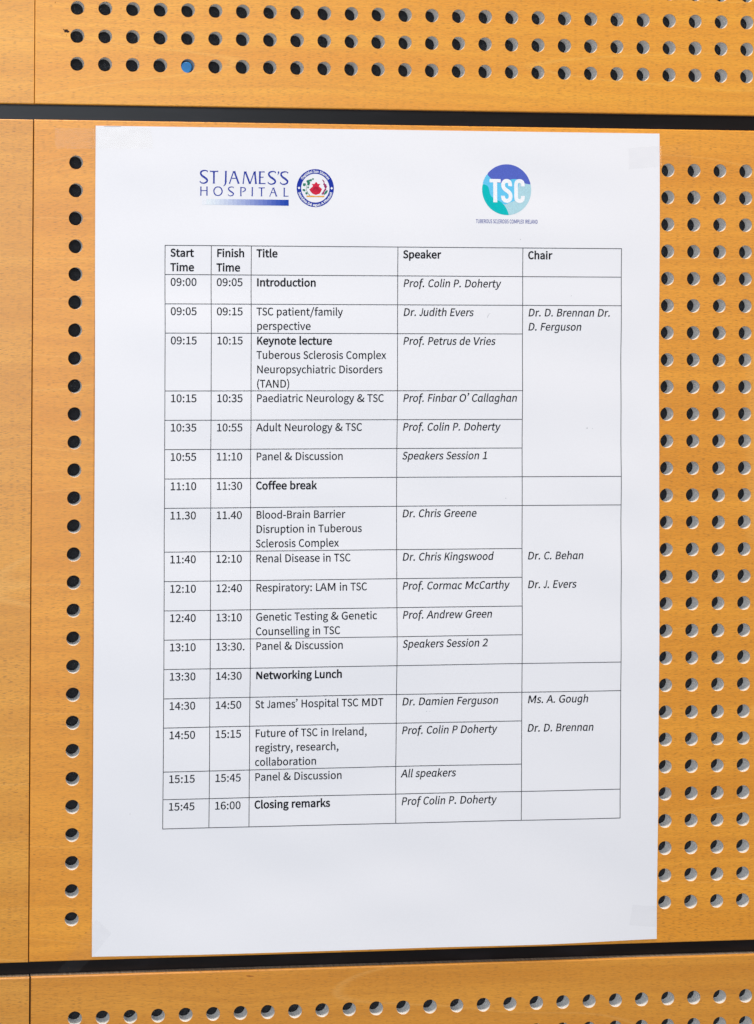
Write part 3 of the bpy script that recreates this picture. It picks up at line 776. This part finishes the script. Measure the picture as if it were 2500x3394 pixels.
EM = 12 * 2.54 / 72 * 1.0
LINE_H = 0.5172
CELLS = [
 (("Start|Time", "Finish|Time", "Title", "Speaker", "Chair"), "BBBBB"),
 (("09:00", "09:05", "Introduction", "Prof. Colin P. Doherty", ""), "RRBII"),
 (("09:05", "09:15", "TSC patient/family|perspective", "Dr. Judith Evers", "Dr. D. Brennan Dr.|D. Ferguson"), "RRRII"),
 (("09:15", "10:15", "*Keynote lecture|Tuberous Sclerosis Complex|Neuropsychiatric Disorders|(TAND)", "Prof. Petrus de Vries", ""), "RRRII"),
 (("10:15", "10:35", "Paediatric Neurology & TSC", "Prof. Finbar O’ Callaghan", ""), "RRRII"),
 (("10:35", "10:55", "Adult Neurology & TSC", "Prof. Colin P. Doherty", ""), "RRRII"),
 (("10:55", "11:10", "Panel & Discussion", "Speakers Session 1", ""), "RRRII"),
 (("11:10", "11:30", "Coffee break", "", ""), "RRBII"),
 (("11.30", "11.40", "Blood-Brain Barrier|Disruption in Tuberous|Sclerosis Complex", "Dr. Chris Greene", ""), "RRRII"),
 (("11:40", "12:10", "Renal Disease in TSC", "Dr. Chris Kingswood", "Dr. C. Behan"), "RRRII"),
 (("12:10", "12:40", "Respiratory: LAM in TSC", "Prof. Cormac McCarthy", "Dr. J. Evers"), "RRRII"),
 (("12:40", "13:10", "Genetic Testing & Genetic|Counselling in TSC", "Prof. Andrew Green", ""), "RRRII"),
 (("13:10", "13:30.", "Panel & Discussion", "Speakers Session 2", ""), "RRRII"),
 (("13:30", "14:30", "Networking Lunch", "", ""), "RRBII"),
 (("14:30", "14:50", "St James’ Hospital TSC MDT", "Dr. Damien Ferguson", "Ms. A. Gough"), "RRRII"),
 (("14:50", "15:15", "Future of TSC in Ireland,|registry, research,|collaboration", "Prof. Colin P Doherty", "Dr. D. Brennan"), "RRRII"),
 (("15:15", "15:45", "Panel & Discussion", "All speakers", ""), "RRRII"),
 (("15:45", "16:00", "Closing remarks", "Prof Colin P. Doherty", ""), "RRBII"),
]
for r, (texts, styles) in enumerate(CELLS):
    for c, s in enumerate(texts):
        if not s:
            continue
        p = Print()
        for k, ln in enumerate(s.split("|")):
            st = styles[c]
            if ln[0] == "*":
                st, ln = 'B', ln[1:]
            p.text(ln, CU[c] + 0.191, RV[r] - 0.400 - k * LINE_H, EM, st)
        p.build("cell_text", INK, table)

# ---- hospital wordmark: flared capitals drawn stroke by stroke
def wm(x, y):
    return 4.2382 + x * 0.0022691, 0.1502 - y * 0.002231 + x * 0.0000119
WS = 0.00225
word = Print()
def stem(x0, y0, x1, y1, w0, wm_=None, flare=1.5):
    wmid = wm_ or w0
    pts, ws = [], []
    for t, k in ((0, flare), (0.04, 1.2), (0.12, 1.0), (0.5, 1.0), (0.88, 1.0), (0.96, 1.2), (1, flare)):
        pts.append(wm(x0 + (x1 - x0) * t, y0 + (y1 - y0) * t)); ws.append(wmid * k * WS)
    word.ribbon(pts, ws)
def curve(ctrl, n=8):
    q = spline(ctrl, n)
    word.ribbon([wm(a, b) for a, b, _ in q], [w * WS for _, _, w in q])
def letter_S(x, y, w, h, s):
    C = [(0.93, 0.10, 0.8), (0.80, 0.045, 0.75), (0.52, 0.035, 0.9), (0.20, 0.10, 1.2), (0.10, 0.25, 1.25), (0.28, 0.42, 1.35),
         (0.62, 0.56, 1.45), (0.90, 0.72, 1.3), (0.84, 0.88, 1.15), (0.52, 0.965, 0.95), (0.22, 0.95, 0.75), (0.04, 0.86, 0.7)]
    curve([(x + a * w, y + b * h, k * s) for a, b, k in C])
    stem(x + 0.93 * w, y + 0.16 * h, x + 0.95 * w, y + 0.045 * h, s * 0.45, flare=1.2)
    stem(x + 0.035 * w, y + 0.80 * h, x + 0.0 * w, y + 0.90 * h, s * 0.45, flare=1.2)
T1 = 27
letter_S(112, 162, 130, 218, 22)
stem(272, 182, 405, 182, 17, flare=1.7); stem(338, 192, 338, 378, T1)
stem(530, 174, 528, 345, T1, flare=1.4); curve([(529, 340, 27), (522, 385, 22), (500, 412, 12), (488, 418, 5)])
stem(654, 178, 588, 380, 17); stem(664, 178, 738, 380, T1); stem(625, 292, 705, 292, 14, flare=1.1)
stem(832, 180, 808, 380, 17); stem(842, 182, 918, 378, T1); stem(988, 182, 920, 380, 17, flare=1.1); stem(994, 180, 1016, 381, T1)
stem(1078, 178, 1076, 381, T1); stem(1090, 187, 1155, 187, 15, flare=1.8); stem(1090, 272, 1136, 272, 14, flare=1.8); stem(1090, 374, 1168, 374, 15, flare=1.9)
letter_S(1208, 172, 130, 218, 22)
curve([(1372, 180, 24), (1380, 196, 22), (1374, 216, 12), (1360, 234, 5)])
letter_S(1406, 176, 130, 216, 22)
T2 = 19
stem(130, 428, 130, 573, T2); stem(228, 428, 228, 573, T2); stem(138, 492, 222, 492, 12, flare=1.0)
curve([(405 + 66 * math.sin(a) , 501 - 70 * math.cos(a), 14 + 5 * abs(math.sin(a))) for a in [i * math.pi / 8 for i in range(17)]], 4)
letter_S(566, 426, 96, 154, 15)
stem(774, 432, 774, 579, T2); curve([(770, 440, 12), (812, 440, 13), (842, 456, 18), (842, 484, 18), (815, 505, 13), (795, 512, 9)])
stem(958, 434, 957, 579, T2)
stem(1060, 444, 1156, 444, 13, flare=1.7); stem(1107, 450, 1107, 580, T2)
stem(1294, 440, 1240, 583, 12); stem(1299, 440, 1350, 583, T2); stem(1268, 520, 1325, 520, 11, flare=1.0)
stem(1473, 440, 1472, 584, T2); stem(1482, 577, 1541, 577, 12, flare=2.0)
mark = word.build("hospital_wordmark", INK_BLUE, sheet)
NB = 20
pts, quads = [], []
def tint(f):
    f = f ** 1.15
    c = (0.80 * (1 - f) ** 1.6 + 0.010, 0.80 * (1 - f) ** 1.55 + 0.055, 0.86 * (1 - f) + 0.36 * f)
    return tuple(min(x, y) for x, y in zip(c, (0.80, 0.80, 0.86)))
for i in range(NB):                          # a bar printed in flat tints stepping from pale to full blue
    xa, xb = 150 + i * (1547 - 150) / NB, 150 + (i + 1) * (1547 - 150) / NB
    b = len(pts)
    pts += [wm(xa, 718 + i * 0.7), wm(xb, 718 + (i + 1) * 0.7), wm(xb, 625 + (i + 1) * 0.5), wm(xa, 625 + i * 0.5)]
    quads.append((b, b + 1, b + 2, b + 3))
mesh_obj("tint_bar", [on_sheet(x, y, LIFT) for x, y in pts], quads, [ink("bar_tint", tint((i + 0.5) / NB)) for i in range(NB)], mark, list(range(NB)))

# ---- round hospital emblem
EX, EY = 8.7207, -0.8165
def em_(x, y):
    return EX + (x - 830) * 0.001011, EY - (y - 918) * 0.000994
def ring_pts(r, n=72): return [(EX + r * math.cos(2 * math.pi * i / n), EY + r * math.sin(2 * math.pi * i / n)) for i in range(n)]
p = Print(); p.poly(ring_pts(0.686), ring_pts(0.521)[::-1])
emblem = p.build("hospital_emblem", INK_RING, sheet)
p = Print(LIFT + 0.003)
D = math.radians
p.arc_text("Ospidéal San Séamas", EX, EY, 0.560, D(148), D(33), 0.135)
p.arc_text("Seirbhis Dé agus A Phobail", EX, EY, 0.648, D(194), D(346), 0.128, inside=True)
for s in (-1, 1):
    p.disc(EX + s * 0.601, EY, 0.046, 0.052, 4)
p.build("ring_lettering", INK_WHITE, emblem)
p = Print()
p.poly([em_(x, y) for x, y in ((860, 690), (895, 725), (912, 765), (1020, 765), (985, 800), (960, 855), (1075, 945), (1050, 1015), (1020, 1075),
        (985, 1120), (930, 1135), (890, 1155), (855, 1165), (815, 1155), (780, 1135), (735, 1125), (690, 1080), (650, 1030), (615, 965), (735, 865), (740, 820), (690, 770), (805, 765), (825, 720))])
shell = p.build("shell", INK_RED, emblem)
p = Print(LIFT + 0.003)
for a in (-2.6, -1.7, -0.85, 0, 0.85, 1.7, 2.6):
    p.ribbon([em_(856 + a * 14, 870), em_(856 + a * 42, 970), em_(856 + a * 56, 1060)], [0.010, 0.017, 0.008])
p.build("shell_rib", INK_DKRED, shell)
p = Print(LIFT + 0.0004)
for x, y, r in ((740, 590, 34), (668, 632, 46), (600, 650, 40), (545, 670, 42), (580, 730, 58), (590, 785, 40), (430, 800, 54), (405, 785, 30), (452, 775, 30),
                (565, 895, 36), (430, 1000, 44), (400, 985, 28), (515, 1115, 42), (500, 1095, 26)):
    x += random.uniform(-6, 6)
    n = 9
    c = em_(x, y)
    p.lift += 0.0001
    p.poly([(c[0] + r * 0.001 * (0.8 + 0.35 * random.random()) * math.cos(2 * math.pi * i / n), c[1] + r * 0.001 * (0.8 + 0.35 * random.random()) * math.sin(2 * math.pi * i / n)) for i in range(n)])
p.lift += 0.0002
p.ribbon([em_(x, y) for x, y in ((640, 1190), (575, 1120), (520, 1020), (500, 930), (515, 830), (560, 740))], [0.020, 0.016, 0.014, 0.013, 0.012, 0.010])
p.lift += 0.0002
p.poly([em_(x, y) for x, y in ((1285, 985), (1275, 1050), (1235, 1110), (1170, 1155), (1130, 1150), (1160, 1100), (1190, 1040), (1235, 1000))])
p.build("leaf_spray", INK_GREEN, emblem)
p = Print()
p.poly([em_(x, y) for x, y in ((1070, 605), (1125, 620), (1165, 670), (1160, 715), (1190, 770), (1250, 790), (1215, 815), (1275, 845), (1235, 870), (1250, 910),
        (1210, 925), (1240, 1000), (1205, 990), (1160, 1060), (1135, 1140), (1060, 1160), (1085, 1110), (1045, 1125), (1105, 1060), (1150, 985), (1190, 920), (1150, 860), (1150, 800), (1110, 790), (1140, 730), (1120, 680))])
p.build("flower_spray", INK_PLUM, emblem)
p = Print()
p.poly([em_(x, y) for x, y in ((500, 1215), (520, 1190), (640, 1195), (700, 1190), (850, 1208), (950, 1196), (1060, 1200), (1150, 1188), (1168, 1215), (1150, 1245), (1000, 1245), (880, 1240), (700, 1248), (530, 1244))])
p.build("gold_scroll", INK_GOLD, emblem)

# ---- round society logo
TX, TY, TR = 15.862, -0.7986, 0.929
def ts(x, y):
    return TX + (x - 827) * 0.001656, TY - (y - 679) * 0.001604
def clipc(pts):
    out = []
    for x, y in pts:
        d = math.hypot(x - TX, y - TY)
        if d > TR:
            x, y = TX + (x - TX) * TR / d, TY + (y - TY) * TR / d
        out.append((x, y))
    return out
def arc(a0, a1, n=40):
    return [(TX + TR * math.cos(D(a0 + (a1 - a0) * i / n)), TY + TR * math.sin(D(a0 + (a1 - a0) * i / n))) for i in range(n + 1)]
def ang(x, y):
    q = ts(x, y); return math.degrees(math.atan2(q[1] - TY, q[0] - TX))
curve_top = [ts(*q) for q in spline([(385, 335), (450, 410), (540, 490), (640, 528), (760, 515), (860, 465), (980, 435), (1100, 445), (1180, 490), (1260, 535), (1371, 552)], 5)]
p = Print()
p.poly(clipc(curve_top) + arc(ang(1371, 552), ang(385, 335))[1:-1])
logo = p.build("society_logo", INK_INDIGO, sheet)
teal_edge = [ts(*q) for q in spline([(287, 562), (350, 575), (405, 620), (430, 710), (450, 790), (510, 870), (610, 920), (690, 960), (770, 1040), (840, 1160), (870, 1255)], 5)]
p = Print()
p.poly(clipc(teal_edge) + arc(ang(870, 1257) , ang(285, 562) - 360)[1:-1])
p.build("teal_field", INK_TEAL, logo)
pale_edge = [ts(*q) for q in spline([(780, 1022), (900, 970), (1010, 920), (1075, 800), (1090, 650), (1110, 520), (1150, 475)], 5)]
top_part = [q for q in curve_top if q[0] > ts(1165, 0)[0]]
tl = [q for q in teal_edge if q[1] < ts(0, 1020)[1]]
p = Print()
p.poly(clipc(pale_edge + top_part) + arc(ang(1371, 552), ang(870, 1257))[1:-1] + clipc(tl[::-1]))
p.build("pale_field", INK_PALE, logo)
p = Print()
a_l = arc(ang(287, 562), ang(385, 335) - 0, 8) if ang(287, 562) * ang(385, 335) > 0 else arc(ang(287, 562) % 360, ang(385, 335), 8)
p.poly(clipc([q for q in teal_edge if q[1] >= ts(0, 1020)[1]]) + clipc(pale_edge) + clipc([q for q in curve_top[::-1] if q[0] <= ts(1165, 0)[0]]) + a_l[::-1][1:-1])
p.build("sky_field", INK_SKY, logo)
p = Print(LIFT + 0.003)
K = 0.00163
p.poly([ts(*q) for q in ((435, 438), (690, 438), (690, 515), (607, 515), (607, 970), (518, 970), (518, 515), (435, 515))])
S_ = [(905, 598), (905, 555), (885, 500), (828, 478), (770, 500), (745, 560), (755, 625), (800, 680), (860, 720), (905, 775), (912, 850), (888, 910), (828, 935), (770, 912), (742, 860), (742, 818)]
q = spline([(a, b) for a, b in S_], 5); p.ribbon([ts(*a) for a in q], [88 * K] * len(q))
C_ = [(1195, 598), (1195, 550), (1175, 498), (1120, 478), (1065, 498), (1042, 555), (1042, 700), (1042, 860), (1065, 915), (1120, 936), (1175, 915), (1195, 862), (1195, 818)]
q = spline([(a, b) for a, b in C_], 5); p.ribbon([ts(*a) for a in q], [88 * K] * len(q))
p.build("logo_initials", INK_WHITE, logo)
p = Print()
s = "TUBEROUS SCLEROSIS COMPLEX IRELAND"
em = 0.136 / 0.644
for ch in "X":
    GLYPHS.setdefault('X', [573, [[30, 0, 115, 0, 212, 184, 250, 262, 254, 262, 296, 184, 396, 0, 488, 0, 308, 330, 476, 644, 390, 644, 302, 474, 266, 400, 262, 400, 222, 474, 132, 644, 40, 644, 210, 335]]])
    REG['X'] = 1063; BOLD['X'] = 1080
tw = sum(REG[c] for c in s) / 2048 * em
sx = 2.333 / tw
p.text(s, 14.6936, -2.029, em, 'R', sx)
p.build("logo_caption", ink("caption_ink", (0.045, 0.055, 0.30)), logo)

# ---- small blemishes of the sheet, and a painted edge shadow
SPECK = ink("grey_speck", (0.22, 0.22, 0.23))
for u, w, r in ((18.9236, -9.5207, 0.015), (19.1272, -9.5292, 0.008), (15.8555, -12.0695, 0.010), (16.3754, -2.617, 0.010), (18.3044, -4.6679, 0.009),
                (12.9024, -19.775, 0.008), (13.0252, -19.7814, 0.008), (2.05, -23.25, 0.009)):
    p = Print()
    p.disc(u, w, r, r * 1.6, 7)
    p.build("ink_speck", SPECK, sheet)
p = Print()
p.ribbon([(15.137, -5.502), (15.150, -5.43), (15.19, -5.36), (15.248, -5.314)], [0.004, 0.008, 0.008, 0.004])
p.build("stray_hair", SPECK, sheet)
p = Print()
p.line((1.003, 1.3105), (1.636, 1.3095), 0.012)  # thin grey line painted as the shadow of the torn paper edge
p.build("edge_tear_shadow", ink("edge_shadow_grey", (0.30, 0.29, 0.33)), sheet)

# ------------------------------------------------------------------ clear tape
def tape(label, quad, mat, zfun, nx=40, ny=16, ragged=None):
    """quad: corners in wall coordinates, anticlockwise from lower left."""
    a, b, c, d = quad
    verts, faces = [], []
    for i in range(nx + 1):
        for j in range(ny + 1):
            s, t = i / nx, j / ny
            if ragged and i == (nx if ragged > 0 else 0):   # serrated cut end
                s += 0.004 * (1 if j % 2 else -1)
            x = (a[0] * (1 - s) + b[0] * s) * (1 - t) + (d[0] * (1 - s) + c[0] * s) * t
            y = (a[1] * (1 - s) + b[1] * s) * (1 - t) + (d[1] * (1 - s) + c[1] * s) * t
            verts.append(to_world(x, y, zfun(x, y)))
    for i in range(nx):
        for j in range(ny):
            k = i * (ny + 1) + j
            faces.append((k, k + ny + 1, k + ny + 2, k + 1))
    o = mesh_obj("clear_tape", verts, faces, mat, None, None, True)
    return tag(o, label, "tape", "clear tape at the paper's corners")

def paper_side(x, y):
    """distance inside the sheet (positive) or outside (negative), in cm"""
    u = x + TH * (y - VC); w = y - TH * (x - UC)
    return min(u - U0, U1 - u, w - V0, V1 - w), u, w
def film_z(x, y):
    d, u, w = paper_side(x, y)
    t = min(max((d + 0.10) / 0.11, 0), 1)
    zp = sheet_z(x, y) if d > -0.12 else 0
    return 0.010 + (zp + 0.002) * (t * t * (3 - 2 * t))
def film_z_crinkled(x, y):
    z = film_z(x, y)
    g = math.exp(-((x - 0.47) / 0.17) ** 2) * min(max((y - 0.70) / 0.25, 0), 1)
    z += g * 0.004 * (1 + math.sin((x - 0.25 * (y - 0.9)) * 80))
    s = min(max((y - 0.55) / 0.42, 0), 1)             # one sharp fold beside the paper's edge
    if 0 < s < 1:
        z += 0.045 * math.exp(-((x - 0.655 + 0.13 * s) / 0.022) ** 2) * math.sin(math.pi * s)
    return z
def film_z_gap(x, y):
    z = film_z(x, y)
    if y < -28.47:
        z -= 0.10 * min(1, (-28.47 - y) / 0.3) ** 1.2
    return z + 0.004 * math.sin(x * 9 + y * 7)
tape("strip of clear tape across the paper's upper left corner, crinkled at the paper edge",
     ((-0.736, 0.472), (2.781, 0.530), (2.670, 1.262), (-0.780, 1.210)), TAPE_A, film_z_crinkled, 150, 14)
tape("short piece of clear tape at the paper's upper right corner",
     ((20.477, 0.010), (22.89, 0.258), (22.85, 1.00), (20.456, 0.781)), TAPE_B, film_z, 60, 12)
tape("small clear tape patch at the paper's lower right corner",
     ((20.613, -27.764), (21.82, -27.90), (21.83, -27.13), (20.739, -27.030)), TAPE_B, film_z, 40, 12)
tape("slanting clear tape from the paper's lower left corner down into the black joint",
     ((-0.50, -28.93), (0.286, -28.93), (1.434, -27.513), (0.882, -27.008)), TAPE_B, film_z_gap, 14, 60)

# ------------------------------------------------------------------ the blue peg and marks on the wood
peg = bpy.data.objects.new("plastic_peg", None)
col.objects.link(peg)
peg.location = to_world(4.02, 3.52, -THICK)
tag(peg, "small bright blue plastic peg stuck in a hole of the upper panel", "peg")
def lathe(name, prof, axis0, axis1, mat, parent, n=28):
    a, b = to_world(*axis0), to_world(*axis1)
    z = (b - a).normalized()
    x = z.cross(Vector((0.2, 0.1, 1))).normalized(); y = z.cross(x)
    L = (b - a).length
    verts, faces = [], []
    for t, r in prof:
        for k in range(n):
            q = 2 * math.pi * k / n
            verts.append(a + z * (L * t) + (x * math.cos(q) + y * math.sin(q)) * (r * 0.01) - parent.location)
    for i in range(len(prof) - 1):
        for k in range(n):
            faces.append((i * n + k, i * n + (k + 1) % n, (i + 1) * n + (k + 1) % n, (i + 1) * n + k))
    faces.append([(len(prof) - 1) * n + k for k in range(n)])
    return mesh_obj(name, verts, faces, mat, parent, None, False)
h = lathe("peg_head", [(0.0, 0.205), (0.82, 0.205), (0.91, 0.199), (0.97, 0.188), (1.0, 0.172)], (4.005, 3.530, -0.36), (3.978, 3.472, -0.045), PEG, peg)
for q in h.data.polygons:
    q.use_smooth = len(q.vertices) == 4

def scuff(name, pts, mat, parent, z=0.003):
    tris = tessellate_polygon([[Vector((x, y, 0)) for x, y in pts]])
    fs = []
    for t in tris:
        q = [pts[i] for i in t]
        s = sum(q[i][0] * q[(i + 1) % 3][1] - q[(i + 1) % 3][0] * q[i][1] for i in range(3))
        fs.append(tuple(t) if s > 0 else tuple(t[::-1]))
    return mesh_obj(name, [to_world(x, y, z) for x, y in pts], fs, mat, parent)
scuff("scuff_mark", [(-0.505, 4.758), (-0.475, 4.765), (-0.468, 4.735), (-0.40, 4.742), (-0.345, 4.750), (-0.325, 4.71), (-0.262, 4.678), (-0.285, 4.645), (-0.33, 4.618),
       (-0.375, 4.645), (-0.42, 4.632), (-0.462, 4.655), (-0.44, 4.70), (-0.475, 4.71)], SOOT, top_panel)
scuff("scuff_mark", [(-0.385, 4.55), (-0.360, 4.555), (-0.365, 4.53), (-0.38, 4.53)], SOOT, top_panel)
scuff("scuff_mark", [(-0.80, 5.72), (-0.765, 5.72), (-0.775, 5.68), (-0.79, 5.66)], SCUFF, top_panel)
scuff("scuff_mark", [(6.33, -29.205), (6.45, -29.198), (6.62, -29.225), (6.60, -29.245), (6.45, -29.240), (6.36, -29.228)], SCUFF, low_panel)
scuff("scuff_mark", [(0.495, -27.48), (0.53, -27.475), (0.54, -27.50), (0.50, -27.505)], SCUFF, mid_panel)
